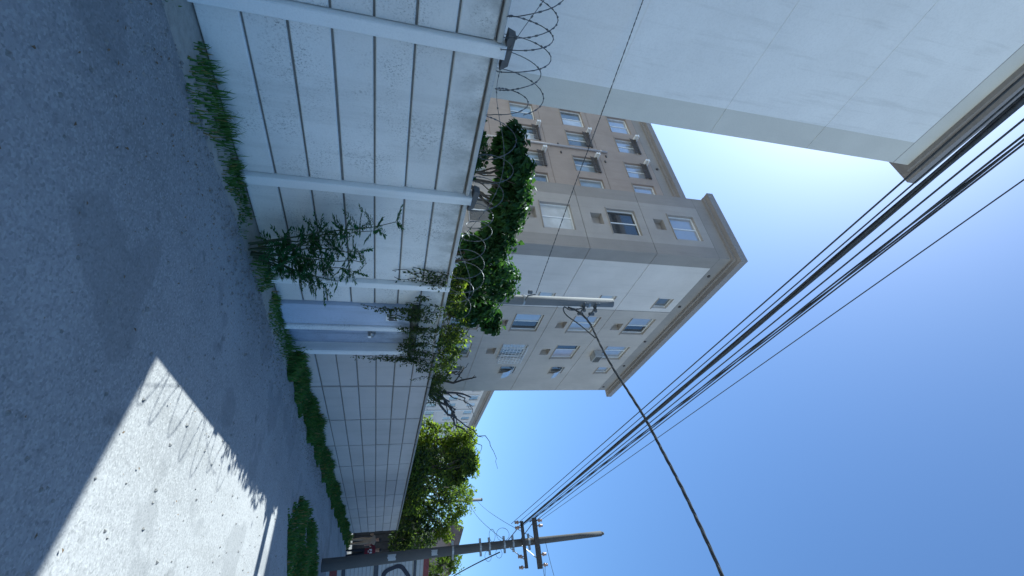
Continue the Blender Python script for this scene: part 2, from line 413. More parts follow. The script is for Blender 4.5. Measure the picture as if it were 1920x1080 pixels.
# ------------------------------------------------------------ meter pier
pier = thing('meter_pier', 'bluish rendered pier with two white fins and a round meter, under a mossy beam', 'pier', None, (6.85, 4.1, 0))
q = MB(); q.cbox(6.10, 6.645, 4.035, 4.3, 0, 1.93, .01); ob('slab', q, M['pier'], pier)
q = MB(); q.cbox(6.655, 6.77, 3.99, 4.3, 0, 1.93, .02); ob('fin', q, M['pier_edge'], pier)
q = MB(); q.cbox(6.771, 7.465, 4.17, 4.3, 0, 1.93, .004); ob('recess_panel', q, M['pier_recess'], pier)
q = MB(); q.cbox(7.47, 7.60, 3.99, 4.3, 0, 1.95, .02); ob('fin', q, M['pier_edge'], pier)
q = MB(); q.cbox(6.1, 7.615, 3.99, 4.3, 1.953, 2.07, .025); bm_ = ob('beam', q, M['mossbeam'], pier)
q = MB()
for k in range(1): q.cbox(6.102, 7.613, 4.1, 4.16, 2.073, 2.40, .006)
ob('top_panel', q, M['panel'], pier)
q = MB(); q.cbox(6.1, 7.615, 4.07, 4.2, 2.403, 2.46, .01); ob('coping', q, M['coping'], pier)
q = MB(); q.tube([(6.98, 4.17, 1.32), (6.98, 4.05, 1.32)], .065, 16); q.tube([(6.98, 4.05, 1.32), (6.98, 4.02, 1.315)], [.058, .035], 16)
mt = ob('round_meter', q, M['steel'], pier, False)
q = MB(); q.tube([(6.98, 4.018, 1.29), (6.98, 4.008, 1.29)], .03, 12); ob('meter_glass', q, M['whiteplastic'], mt)
q = MB(); q.box(6.30, 6.46, 4.014, 4.029, 1.55, 1.74); vg = ob('blotched_plate', q, M['pier_edge'], pier)  # pale plate with dark blotches standing in for unreadable marks
q = MB()
for k in range(4): q.box(6.32+.034*k, 6.342+.034*k, 4.009, 4.0135, 1.57+.02*(k % 2), 1.72-.025*(k % 3))
ob('blotch', q, M['dark'], vg)

# ------------------------------------------------------------ razor wire
rz = thing('razor_wire', 'loose coils of rusty razor wire along the top of the near white wall', 'razor wire', None, (3.4, 4.12, 2.45))
rr = random.Random(3)
def coil(x0, x1, turns, seed, r0=.19):
    rr = random.Random(seed); pts = []; n = int(turns*26)
    ph = rr.uniform(0, 6); rj = [rr.uniform(.7, 1.25) for _ in range(int(turns)+3)]; xj = [rr.uniform(-.13, .13) for _ in range(int(turns)+3)]
    for i in range(n):
        a = 2*PI*i/26; t = i/26; k = int(t); f = t-k
        rad = r0*(rj[k]*(1-f)+rj[k+1]*f); xo = xj[k]*(1-f)+xj[k+1]*f
        z = 2.66 + rad*1.0*math.sin(a+ph) + .03*math.sin(t*2.1)
        pts.append(Vector((x0+(x1-x0)*i/n + xo + .05*math.cos(a+ph+.5), 4.13 + rad*.95*math.cos(a+ph), max(z, 2.45+.01*math.sin(i)))))
    return pts
P1 = coil(-1.5, 6.3, 21, 5, .225); P2 = coil(-1.2, 6.2, 3, 11, .15)
P3 = coil(.9, 2.45, 4, 17, .27)
q = MB(); q.tube(P3, .0042, 5); q.tube(P1, .0042, 5); q.tube(P2, .003, 5); ob('coil', q, M['wire'], rz, True)
q = MB()
for Pp in (P1, P2, P3):
    for i in range(0, len(Pp)-1):
        for s in (0.,):
            p = Pp[i].lerp(Pp[i+1], s); d = (Pp[i+1]-Pp[i]).normalized(); u = d.orthogonal().normalized()
            u = Quaternion(d, rr.uniform(0, 6)) @ u
            q.add([p-d*.016+u*.008, p-d*.006, p+d*.016+u*.008, p+d*.006, p-d*.016-u*.008, p+d*.016-u*.008], [(0, 1, 3, 2), (4, 1, 3, 5)])
tag(ob('barbs', q, M['wire'], rz), kind='stuff')

# ------------------------------------------------------------ facades
class Plane:
    def __init__(s, kind, v): s.k = kind; s.v = v
    def p(s, u, z, d=0):                       # d > 0 goes into the building
        return (s.v+d, u, z) if s.k == 'X' else (u, s.v+d, z)
def facade(name, pl, u0, u1, z0, z1, holes, mat, parent, grooves=(), depth=.2, gw=.011, thick=.03):
    """storey panels between the grooves, with openings cut out and reveals inside them"""
    mb = MB()
    zs = [z0]+[g for g in grooves if z0 < g < z1]+[z1]
    def face(a, b, c, e, d=0):
        vs = [pl.p(a, c, d), pl.p(b, c, d), pl.p(b, e, d), pl.p(a, e, d)]
        mb.quad(*(vs if pl.k == 'Y' else vs[::-1]))
    hs = [h for h in holes if h[0] < u1 and h[1] > u0 and h[2] < z1 and h[3] > z0]
    for a, b in zip(zs[:-1], zs[1:]):
        za = a+(gw if a != z0 else 0); zb = b-(gw if b != z1 else 0)
        us = sorted({u0, u1} | {max(u0, min(u1, q)) for h in hs for q in h[:2]})
        vz = sorted({za, zb} | {max(za, min(zb, q)) for h in hs for q in h[2:4]})
        for i in range(len(us)-1):
            for j in range(len(vz)-1):
                um, vm = (us[i]+us[i+1])/2, (vz[j]+vz[j+1])/2
                if us[i+1]-us[i] < 1e-5 or vz[j+1]-vz[j] < 1e-5: continue
                if any(h[0] < um < h[1] and h[2] < vm < h[3] for h in hs): continue
                face(us[i], us[i+1], vz[j], vz[j+1])
        for zz in ((za,) if a != z0 else ()) + ((zb,) if b != z1 else ()):     # groove lips
            mb.quad(pl.p(u0, zz, 0), pl.p(u1, zz, 0), pl.p(u1, zz, thick), pl.p(u0, zz, thick))
    for g in zs[1:-1]: face(u0, u1, g-gw, g+gw, thick)
    for h in hs:                                                             # reveals
        a, b, c, e = h[:4]; dd = h[4] if len(h) > 4 else depth
        mb.quad(pl.p(a, c), pl.p(b, c), pl.p(b, c, dd), pl.p(a, c, dd)); mb.quad(pl.p(a, e), pl.p(b, e), pl.p(b, e, dd), pl.p(a, e, dd))
        mb.quad(pl.p(a, c), pl.p(a, e), pl.p(a, e, dd), pl.p(a, c, dd)); mb.quad(pl.p(b, c), pl.p(b, e), pl.p(b, e, dd), pl.p(b, c, dd))
        if len(h) > 4: face(a, b, c, e, dd)                                 # a shallow niche has its own back
    return ob(name, mb, mat, parent)
def pbox(mb, pl, u0, u1, z0, z1, d0, d1, mi=0):
    if pl.k == 'X': mb.box(pl.v+d0, pl.v+d1, u0, u1, z0, z1, mi)
    else: mb.box(u0, u1, pl.v+d0, pl.v+d1, z0, z1, mi)
def window(pl, u0, u1, z0, z1, parent, panes=('g_pale', 'g_pale'), split=.5, d=.12, fw=.045, frame='alum', sill=True, tilt=0, bars=False):
    """sliding sash window: frame with mullion, two panes at slightly different depths, sill"""
    mb = MB(); um = u0+(u1-u0)*split
    pbox(mb, pl, u0, u1, z0, z0+fw, d, d+.06); pbox(mb, pl, u0, u1, z1-fw, z1, d, d+.06)
    pbox(mb, pl, u0, u0+fw, z0+fw, z1-fw, d, d+.06); pbox(mb, pl, u1-fw, u1, z0+fw, z1-fw, d, d+.06)
    if len(panes) > 1: pbox(mb, pl, um-fw*.55, um+fw*.55, z0+fw, z1-fw, d-.004, d+.06)
    wn = ob('window', mb, M[frame], parent)
    sp = [(u0+fw, um-fw*.55), (um+fw*.55, u1-fw)] if len(panes) > 1 else [(u0+fw, u1-fw)]
    for i, (a, b) in enumerate(sp):
        q = MB(); dd = d+.02+.02*i
        pbox(q, pl, a, b, z0+fw, z1-fw, dd, dd+.008)
        sub(ob('pane', q, M[panes[i]]), wn, parent)
    q = MB(); pbox(q, pl, u0, u1, z0, z1, d+.065, d+.075); sub(ob('backing', q, M['dark']), wn, parent)
    if sill:
        q = MB(); pbox(q, pl, u0-.03, u1+.03, z0-.035, z0-.003, -.035, d); sub(ob('sill', q, M['band']), wn, parent)
    return wn
def sub(o, part, root):
    o.parent = part
    o.matrix_parent_inverse = (Matrix.Translation(root.location) @ part.matrix_parent_inverse @ part.matrix_basis).inverted()
    return o

bld = thing('apartment_building', 'tall beige apartment building with taupe bands and jutting cornice behind the wall', 'building', None, (11.6, 10.7, 0))
GZ = (2.95, 5.82, 8.68, 11.52)
BAY, REC, FRO = Plane('X', 11.6), Plane('X', 13.05), Plane('Y', 10.7)
H_bay = [(11.6, 13.0, a, b) for a, b in ((4.15, 5.45), (7.0, 8.3), (9.87, 11.17), (12.72, 14.0))] + \
        [(12.05, 12.65, a, b, .27) for a, b in ((6.3, 6.78), (9.1, 9.6), (11.95, 12.42))]
H_rec = []
REC_W = [(20.85, 22.3), (19.1, 20.33), (17.1, 18.25), (15.35, 16.63), (23.6, 24.9), (26.0, 27.4)]
for (a, b) in REC_W:
    for (c, e) in ((4.2, 5.45), (7.1, 8.4), (9.97, 11.24), (12.82, 14.05)): H_rec.append((a, b, c, e))
FB = [(16.25, 17.72, a, b) for a, b in ((4.15, 5.45), (7.0, 8.3), (9.82, 11.12), (12.72, 14.0))]
FC = [(19.0, 20.45, a, b) for a, b in ((4.15, 5.45), (7.0, 8.3), (9.86, 11.1), (12.62, 13.95))]
FA = [(14.55, 15.32, a, b) for a, b in ((4.7, 5.45), (7.6, 8.3), (10.4, 11.15), (13.22, 14.0))]
FD = [(21.45, 22.25, a, b) for a, b in ((4.7, 5.45), (7.45, 8.28), (10.35, 11.1), (13.13, 13.95))]
NI = [(16.74, 17.34, a, b, .27) for a, b in ((6.28, 6.74), (9.13, 9.58), (12.0, 12.48))] + [(19.38, 20.03, a, b, .27) for a, b in ((6.29, 6.74), (9.13, 9.6))]
H_fro = FB+FC+FA+FD+NI
ZT = 14.38
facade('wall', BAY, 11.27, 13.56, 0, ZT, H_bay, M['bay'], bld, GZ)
facade('corner_band', BAY, 10.7, 11.27, 0, ZT, [], M['band'], bld, GZ)
facade('corner_band', BAY, 13.56, 14.2, 0, ZT, [], M['band'], bld, GZ)
facade('frieze', BAY, 10.7, 14.2, ZT+.02, 14.95, [], M['band'], bld)
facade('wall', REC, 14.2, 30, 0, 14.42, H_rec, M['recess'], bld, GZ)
facade('frieze', REC, 14.2, 30, 14.44, 14.95, [], M['band'], bld)
facade('corner_band', FRO, 11.6, 12.25, 0, ZT, [], M['band'], bld, GZ)
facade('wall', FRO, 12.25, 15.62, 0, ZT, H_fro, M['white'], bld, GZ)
FRO2 = Plane('Y', 10.685)
facade('wall', FRO2, 15.62, 21.15, 0, ZT, H_fro, M['mid'], bld, GZ)
facade('wall', FRO, 21.15, 24.0, 0, ZT, H_fro, M['light'], bld, GZ)
facade('corner_band', FRO, 24.0, 24.6, 0, ZT, [], M['mid'], bld, GZ)
facade('frieze', FRO, 11.6, 24.6, ZT+.02, 14.95, [], M['band'], bld)
for bx in ((24.55, 24.6, 10.72, 30), (11.62, 13.3, 14.15, 14.2), (13.2, 24.54, 29.95, 30)):      # remaining sides, bay return
    q = MB(); q.box(*bx, 0, 14.95); ob('side_wall', q, M['light'], bld)
q = MB(); q.box(11.95, 24.5, 11.05, 14.1, 0, 14.9); q.box(13.4, 24.5, 14.12, 29.9, 0, 14.9); ob('core', q, M['dark'], bld)
q = MB(); q.box(11.6, 24.6, 10.7, 14.2, ZT+.002, ZT+.018); q.box(13.05, 24.6, 14.2, 30, 14.422, 14.438)
ob('frieze_groove', q, M['groove'], bld)
q = MB()
for d, a, b in ((.12, 14.95, 15.05), (.32, 15.05, 15.36), (.27, 15.36, 15.40)):
    q.box(11.6-d, 24.6+d, 10.7-d, 11.2, a, b); q.box(11.6-d, 12.1, 11.2, 14.2+d*.4, a, b)
    q.box(13.05-d, 13.6, 14.2+d*.4+.003, 30+d, a, b); q.box(24.1, 24.6+d, 11.2, 30, a, b)
ob('cornice', q, M['cornice'], bld)
q = MB(); q.box(12.1, 24.1, 11.2, 14.5, 15.2, 15.3); q.box(13.6, 24.1, 14.5, 30, 15.2, 15.3); ob('roof', q, M['terracotta'], bld)
# bay windows
for (h, ps) in zip(H_bay[:4], (('g_dark', 'g_dark'), ('g_pale', 'g_pale'), ('g_dark', 'g_dark'), ('g_sky', 'g_sky'))):
    window(BAY, *h[:4], bld, ps)
q = MB(); q.box(11.64, 11.66, 11.7, 12.9, 12.77, 12.9); 
kinds = [('g_grey', 'g_mid'), ('g_mid', 'g_grey'), ('g_pale', 'g_mid'), ('g_mid', 'g_grey')]
for i, (a, b) in enumerate(REC_W):
    for j, (c, e) in enumerate(((4.2, 5.45), (7.1, 8.4), (9.97, 11.24), (12.82, 14.05))):
        ps = ('g_sky', 'g_sky') if j == 3 else kinds[(i+j) % 4]
        window(REC, a, b, c, e, bld, ps)
        if i in (1, 2):                                     # folded clothes rack under the lintel with a white bracket
            q = MB()
            for k in range(6): pbox(q, REC, a+.02, b-.02, e-.06-.05*k, e-.035-.05*k, -.05-.008*k, -.028-.008*k)
            for u in (a+.02, (a+b)/2, b-.05): 
                for k in range(6): pbox(q, REC, u, u+.03, e-.085-.05*k, e-.061-.05*k, -.055-.008*k, -.025-.008*k)
            pbox(q, REC, a, b, e-.03, e+.05, -.075, -.005)
            ob('clothes_rack', q, M['rack'], bld)
            q = MB(); pbox(q, REC, b-.1, b+.06, e+.06, e+.13, -.34, -.004); pbox(q, REC, b-.02, b+.1, e-.05, e+.055, -.3, -.02)
            ob('lamp_bracket', q, M['whiteplastic'], bld)
# front windows
pk = {0: ('g_dark', 'g_dark'), 1: ('g_sky', 'g_dark'), 2: ('g_sky', 'g_sky'), 3: ('g_sky', 'g_dark')}
for j, h in enumerate(FB): window(FRO2, *h[:4], bld, pk[j], .5 if j != 3 else .55)
for j, h in enumerate(FC): window(FRO2, *h[:4], bld, [('g_pale', 'g_mid'), ('g_pale', 'g_mid'), ('g_dark', 'g_lilac'), ('g_sky', 'g_sky')][j], .42)
for j, h in enumerate(FA): window(FRO, *h[:4], bld, ('g_mid',) if j > 2 else ('g_pale',), fw=.035)
for j, h in enumerate(FD):
    window(FRO, *h[:4], bld, ('g_mid',) if j != 3 else ('g_sky',), fw=.035)
    if j in (1, 2):                                         # top hung sash swung open, its lower edge pushed out
        a, b, c, e = h[:4]; q = MB(); n = 6
        for k in range(n):
            t0, t1 = k/n, (k+1)/n
            f = lambda t: (10.69-.32*math.sin(t*PI/2), e-.06-(e-c-.1)*t*.95)
            (y0, z0_), (y1, z1_) = f(t0), f(t1)
            q.add([(a+.05, y0, z0_), (b-.05, y0, z0_), (b-.05, y1, z1_), (a+.05, y1, z1_), (a+.05, y0+.015, z0_), (b-.05, y0+.015, z0_), (b-.05, y1+.015, z1_), (a+.05, y1+.015, z1_)], [(0, 1, 2, 3), (7, 6, 5, 4), (0, 3, 7, 4), (1, 5, 6, 2)])
        ob('open_sash', q, M['g_pale'], bld)
# bulging white security grille on the second-row window
a, b, c, e = FC[1][:4]; q = MB()
for k in range(9):
    u = a-.02+(b-a+.04)*k/8
    q.tube([(u, 10.68, e), (u, 10.5, e-.03), (u, 10.42, e-.35), (u, 10.36, c+.25), (u, 10.42, c-.02), (u, 10.68, c-.04)], .011, 5)
for k in range(8):
    z = c+(e-c)*k/7.5; y = 10.40+.02*math.sin(k)
    q.tube([(a-.03, 10.68, z), (a-.03, y, z), (b+.03, y, z), (b+.03, 10.68, z)], .010, 5)
ob('security_grille', q, M['alum'], bld)
# split air conditioner
ac = thing('air_conditioner', 'boxy grey air conditioner jutting from the beige facade under a top floor window', 'air conditioner', None, (19.75, 10.68, 12.02))
q = MB(); q.cbox(19.42, 20.08, 10.3, 10.68, 12.02, 12.45, .02); ob('casing', q, plain('ac_casing', (.4, .41, .42), .5), ac)
q = MB()
for k in range(7): q.box(19.46, 20.04, 10.288, 10.298, 12.07+.05*k, 12.095+.05*k)
ob('grille', q, M['dark'], ac)
q = MB(); q.tube([(19.5, 10.6, 12.02), (19.5, 10.35, 12.0)], .012, 5); q.tube([(20.0, 10.6, 12.02), (20.0, 10.35, 12.0)], .012, 5); ob('bracket', q, M['steel'], ac)
# white rain pipe on the recessed facade
q = MB(); q.tube([(12.98, 18.8, .1), (12.98, 18.8, 12.0)], .05, 10)
for z in (3.2, 6, 8.8, 11.6): q.tube([(12.98, 18.8, z), (12.98, 18.8, z+.07)], .066, 10)
ob('rain_pipe', q, plain('white_pipe', (.55, .52, .5), .5, 0, .08), bld, True)
q = MB()
for (y, z) in ((19.05, 9.3), (18.4, 9.35), (18.1, 11.7), (18.55, 11.85), (18.3, 6.9)):
    q.box(13.0, 13.045, y-.12, y+.02, z, z+.07)
ob('wall_vent', q, M['rack'], bld)
for (x, z) in ((12.75, 14.62), (18.4, 14.5), (24.08, 14.55), (15.1, 14.6), (21.2, 14.6)):
    q = MB(); q.tube([(x, 10.696, z), (x, 10.66, z)], .07, 10); ob('round_vent', q, M['rack'], bld)
q = MB(); q.tube([(13.045, 18.0, 14.7), (13.0, 18.0, 14.7)], .07, 10); ob('round_vent', q, M['rack'], bld)

# near building
nb = thing('apartment_building', 'close white facade with a grey corner band rising behind the razor wire', 'building', None, (0, 8.65, 0))
NP = Plane('Y', 8.65); NG = (2.95, 5.84, 8.67, 11.5)
facade('wall', NP, -16, 4.42, 0, 14.4, [], M['near'], nb, NG, gw=.006, thick=.008)
facade('corner_band', NP, 4.42, 5.06, 0, 14.4, [], M['nearband'], nb, NG, gw=.006, thick=.010)
facade('frieze', NP, -16, 5.06, 14.42, 14.95, [], M['nearband'], nb)
for bx in ((5.01, 5.06, 8.67, 22), (-16, 5.0, 21.9, 22), (-16, -15.95, 8.67, 21.89)):
    q = MB(); q.box(*bx, 0, 14.95); ob('side_wall', q, M['near'], nb)
q = MB(); q.box(-15.9, 5.0, 8.85, 21.8, 14.5, 14.9); ob('roof', q, M['terracotta'], nb)
q = MB()
for d, a, b in ((.12, 14.95, 15.05), (.32, 15.05, 15.36), (.27, 15.36, 15.40)): q.box(-16-d, 5.06+d, 8.65-d, 9.2, a, b); q.box(4.6, 5.06+d, 9.2, 22, a, b)
ob('cornice', q, M['cornice'], nb)
q = MB(); q.box(-16, 5.06, 8.652, 8.7, 14.402, 14.418); ob('frieze_groove', q, M['groove'], nb)

# far building of the same estate
fb = thing('apartment_building', 'distant pale apartment block with small windows, seen past bare branches', 'building', None, (56, 25, 0))
FP = Plane('Y', 25.0); fh = []
for i in range(13):
    for c in (4.2, 7.05, 9.9, 12.75): fh.append((56.5+2.7*i, 57.8+2.7*i+.35*(i % 2), c, c+1.3))
facade('wall', FP, 54, 92, 0, 14.4, fh, M['white'], fb, (2.95, 5.82, 8.68, 11.52))
facade('frieze', FP, 54, 92, 14.42, 15.0, [], M['band'], fb)
q = MB(); q.box(54, 54.05, 25.02, 40, 0, 15); ob('side_wall', q, M['light'], fb)
q = MB(); q.box(54.1, 92, 25.3, 40, 0, 14.9); ob('core', q, M['dark'], fb)
q = MB()
for d, a, b in ((.15, 15.0, 15.2), (.45, 15.2, 15.6)): q.box(54-d, 92, 25-d, 25.6, a, b)
ob('cornice', q, M['cornice'], fb)
q = MB()
for x in (58.9, 64.3, 69.7): q.tube([(x, 24.9, 0), (x, 24.9, 14)], .09, 8)
ob('rain_pipe', q, M['alum'], fb)
for i, h in enumerate(fh):
    q = MB(); pbox(q, FP, h[0], h[1], h[2], h[3], .1, .14); wn = ob('window', q, M['alum'], fb)
    q = MB(); um = (h[0]+h[1])/2
    pbox(q, FP, h[0]+.06, um-.04, h[2]+.06, h[3]-.06, .085, .097); pbox(q, FP, um+.04, h[1]-.06, h[2]+.06, h[3]-.06, .085, .097)
    sub(ob('pane', q, M[('g_grey', 'g_mid', 'g_pale')[i % 3]]), wn, fb)

# low brown house far down the lane
hs = thing('house', 'low brownish house with pitched roof peeking over the far trees', 'house', None, (44, 5.5, 0))
q = MB(); q.box(42, 50, 3.2, 6.2, 0, 7.15); ob('wall', q, stucco('brown_render', (.3, .25, .23), .15, .4, (.15, .13, .12), 20, .4), hs)
q = MB(); q.add([(41.6, 2.9, 7.15), (41.6, 6.7, 7.15), (50.4, 6.7, 7.15), (50.4, 2.9, 7.15), (41.6, 6.1, 8.3), (50.4, 6.1, 8.3)], [(0, 1, 4), (3, 5, 2), (0, 4, 5, 3), (1, 2, 5, 4), (0, 3, 2, 1)]); ob('roof', q, M['terracotta'], hs)

# ------------------------------------------------------------ lane end: gate, people
gt = thing('metal_gate', 'dark metal gate in a pale frame closing the far end of the lane', 'gate', None, (33.6, 3.6, 0))
for k in range(9):
    q = MB(); q.cbox(0, .42, 0, .04, .1, 2.75, .01); o = ob('board', q, M['gate_dark'], gt, loc=None)
    o.matrix_parent_inverse = Matrix.Translation(-gt.location); o.location = (33.6+rnd.uniform(0, .02), 5.8-.45*k, 0); o.rotation_euler = (0, 0, -PI/2)
q = MB(); q.box(33.4, 33.6, 5.85, 6.1, 0, 3.0); q.box(33.4, 33.6, 1.5, 1.7, 0, 3.0); q.box(33.4, 33.62, 1.71, 5.84, 2.78, 3.0); ob('frame', q, M['pale_trim'], gt)
q = MB(); q.box(33.7, 38, -6, 9, 0, 3.6); q.box(33.7, 38, 1.4, 6.2, 3.6, 4.2)
bs_ = tag(ob('garage', q, stucco('dark_garage_render', (.1, .095, .09), .2, .3, (.05, .05, .05), 15, .4)), 'dark low garage standing behind the gate at the lane end', 'garage')
for (x, y) in ((27.5, 4.45), (28.1, 4.3)):
    q = MB(); q.cbox(-.09, .09, 0, .18, 0, 2.45+.1*(x-27.5), .015)
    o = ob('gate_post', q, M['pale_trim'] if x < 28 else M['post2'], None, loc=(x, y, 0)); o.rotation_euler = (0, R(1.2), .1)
    tag(o, 'pale concrete gate post at the far end of the panel wall' if x < 28 else 'greyer thin gate post standing just past the last wall panel', 'post')

def person(label, loc, face, h, top, legs, arms, stride=.1, prints=False):
    t = thing('person', label, 'person', None, loc)
    k = h/1.75
    me = bpy.data.meshes.new('body')
    V = []; E_ = []; Rr = []
    def v(x, y, z, r, frm=None):
        V.append((x*k, y*k, z*k)); Rr.append(r*k)
        if frm is not None: E_.append((frm, len(V)-1))
        return len(V)-1
    pel = v(0, 0, .95, .15); wst = v(0, 0, 1.1, .135, pel); ch = v(0, 0, 1.3, .155, wst); nk = v(0, 0, 1.47, .06, ch)
    hb = v(0, .01, 1.55, .075, nk); hd = v(0, .02, 1.64, .095, hb); v(0, .01, 1.71, .07, hd)
    for s in (-1, 1):
        hp = v(.09*s, 0, .88, .10, pel); kn = v(.10*s, .03+stride*s*.5, .50, .065, hp); an = v(.10*s, -.02+stride*s, .09, .045, kn); v(.11*s, .12+stride*s, .04, .04, an)
        sh = v(.19*s, 0, 1.40, .06, ch)
        ex, ey, ez, hx, hy, hz = arms[s]
        el = v(ex, ey, ez, .042, sh); wr = v(hx, hy, hz, .03, el); v(hx+(hx-ex)*.3, hy+(hy-ey)*.3, hz+(hz-ez)*.3, .032, wr)
    me.from_pydata(V, E_, [])
    o = bpy.data.objects.new('body_source', me); C.objects.link(o)
    sk = o.modifiers.new('skin', 'SKIN'); ss = o.modifiers.new('sub', 'SUBSURF'); ss.levels = ss.render_levels = 2
    for i, r_ in enumerate(Rr): me.skin_vertices[0].data[i].radius = (r_, r_)
    me.skin_vertices[0].data[0].use_root = True
    dg = bpy.context.evaluated_depsgraph_get(); ev = o.evaluated_get(dg)
    nm = bpy.data.meshes.new_from_object(ev); bpy.data.objects.remove(o)
    nm.materials.clear()
    for m in (M['skin'], top, legs): nm.materials.append(m)
    for p in nm.polygons:
        c = p.center/k; p.use_smooth = True
        armx = abs(c.x) > .24
        p.material_index = 0 if (c.z > 1.47 or (armx and c.z < 1.2) or (armx and c.y > .2)) else (1 if c.z > .93 else 2)
        if c.z < .07: p.material_index = 2
    b = bpy.data.objects.new('body', nm); C.objects.link(b); b.parent = t
    q = MB(); n = 10
    for i in range(5):                                       # hair cap
        pass
    rings = []
    for i in range(6):
        a = PI*.5*i/5; rr_ = .105*math.cos(a*.98); z = 1.66+.105*math.sin(a)
        rings.append([(rr_*math.cos(2*PI*j/n)*k, (rr_*math.sin(2*PI*j/n)-.005)*k, (z-(.04 if math.sin(2*PI*j/n) < -.2 and i == 0 else 0))*k) for j in range(n)])
    q.add([p for r_ in rings for p in r_], [(i*n+j, i*n+(j+1) % n, (i+1)*n+(j+1) % n, (i+1)*n+j) for i in range(5) for j in range(n)])
    hr = ob('hair', q, M['hair'], None, True); hr.parent = t
    q = MB()
    for s in (-1, 1): q.tube([(.035*s*k, .105*k, 1.655*k), (.035*s*k, .118*k, 1.655*k)], .011*k, 6)
    fe = ob('eye', q, M['dark'], None); fe.parent = t
    q = MB(); q.add([(0, .108*k, 1.66*k), (.018*k, .11*k, 1.61*k), (-.018*k, .11*k, 1.61*k), (0, .14*k, 1.615*k)], [(0, 1, 3), (0, 3, 2), (1, 2, 3)]); fe = ob('nose', q, M['skin'], None); fe.parent = t
    if prints:
        q = MB()
        for (x, z, a, b_) in ((-.08, 1.18, .05, .12), (.0, 1.2, .035, .1), (.06, 1.16, .045, .13), (-.02, 1.1, .1, .03)):
            q.add([((x-a/2)*k, .158*k, z*k), ((x+a/2)*k, .158*k, z*k), ((x+a/2)*k, .165*k, (z+b_)*k), ((x-a/2)*k, .165*k, (z+b_)*k)], [(0, 1, 2, 3)])
        pr = ob('shirt_print', q, M['whitecloth'], None); pr.parent = t
    t.rotation_euler = (0, 0, face); return t
fx = math.atan2(0-27.3, 0-3.4)                                # facing the camera: local +Y towards it
def facing(x, y): return math.atan2(-y, -x) - PI/2
person('person in a dark red printed top and dark trousers at the lane end', (27.4, 3.28, 0), facing(27.4, 3.28), 1.72, M['redcloth'], M['darkcloth'],
       {-1: (-.28, .02, 1.15, -.27, .1, .92), 1: (.29, .0, 1.16, .27, .12, .95)}, .08, True)
person('person in tan clothes with bent arms standing by the far gate post', (28.3, 3.88, 0), facing(28.3, 3.88), 1.68, M['tancloth'], M['tancloth'],
       {-1: (-.29, .05, 1.18, -.12, .26, 1.2), 1: (.3, .0, 1.18, .3, .2, 1.3)}, .16)

# ------------------------------------------------------------ right utility pole
up = thing('utility_pole', 'tall tapered dark concrete utility pole with two crossarms and tangled cables', 'utility pole', None, (16.6, 1.72, 0))
pts = [(16.6+.0*t, 1.72+.16*t, 9.1*t) for t in [i/12 for i in range(13)]]
q = MB(); q.tube([(16.6, 1.72, -.2)]+pts, [.185]+[.18-.095*i/12 for i in range(13)], 12); ob('shaft', q, M['pole'], up, True)
q = MB(); q.tube([(16.6, 1.88, 9.1), (16.6, 1.882, 9.2)], [.07, .045], 12); ob('tip', q, M['pole'], up, True)
def pole_y(z): return 1.72+.16*z/9.1
for z, hw, th in ((6.22, .66, .05), (6.66, .72, .075)):
    q = MB(); q.box(16.40-th, 16.40, pole_y(z)-hw-.1, pole_y(z)+hw-.05, z-th, z+th); ca = ob('crossarm', q, M['wood'], up)
    for dy in (-.72, -.42, .42, .58):
        y = pole_y(z)+dy; zt = z+th; sg = -1 if z < 6.5 else 1
        z0_ = z+sg*th
        q = MB(); q.tube([(16.37, y, z0_), (16.37, y, z0_+sg*.06), (16.37, y, z0_+sg*.07), (16.37, y, z0_+sg*.12), (16.37, y, z0_+sg*.13), (16.37, y, z0_+sg*.19)], [.018, .018, .055, .06, .035, .05], 10)
        sub(ob('insulator', q, M['porcelain'], None, True), ca, up)
    for s in (-1, 1):
        q = MB(); q.tube([(16.39, pole_y(z)+s*.5, z-th), (16.45, pole_y(z-.45)+s*.1, z-.5)], .016, 6); sub(ob('brace', q, M['steel'], None), ca, up)
for z in (3.9, 4.8, 5.1, 5.6, 5.9, 6.45):
    q = MB(); r_ = .18-.095*z/9.1+.008; q.tube([(16.6, pole_y(z), z-.03), (16.6, pole_y(z), z+.03)], r_, 12)
    bd = ob('clamp_band', q, M['steel'], up)
    q = MB()
    for s in (-1, 1): q.box(16.56, 16.6, pole_y(z)+s*(r_+.06)-.06, pole_y(z)+s*(r_+.06)+.06, z-.035, z+.035)
    sub(ob('bolt', q, M['steel'], None), bd, up)
rr = random.Random(21)
for k in range(4):
    q = MB(); c = Vector((16.4, pole_y(5.4)+rr.choice((-.3, -.25, .28)), 5.0+.18*k)); r_ = rr.uniform(.1, .2); e = rr.uniform(.5, 1.2); pts = []
    for i in range(26):
        a = 2*PI*i/22; pts.append(c+Vector((rr.uniform(-.01, .01)+.04*math.sin(a), math.cos(a)*r_*(1+.02*i/26), math.sin(a)*r_*e)))
    q.tube(pts, .006, 5); ob('slack_loop', q, M['cable'], up, True)
for k, (z, s) in enumerate(((2.0, .10), (3.3, .085))):
    q = MB(); n = 5; r_ = .18-.095*z/9.1+.004; yc = pole_y(z)
    vv = []
    for i in range(n):
        a = PI+ (-.55+1.1*i/(n-1)) + .1
        for zz in (z-s, z+s*1.3): vv.append((16.6+r_*math.cos(a), yc+r_*math.sin(a), zz+rr.uniform(-.02, .02)))
    q.add(vv, [(2*i, 2*i+1, 2*i+3, 2*i+2) for i in range(n-1)])
    tag(ob('paper_notice', q, M['paper']), 'lower torn paper notice stuck on the dark utility pole' if k == 0 else 'smaller higher scrap of paper stuck on the dark utility pole', 'notice')

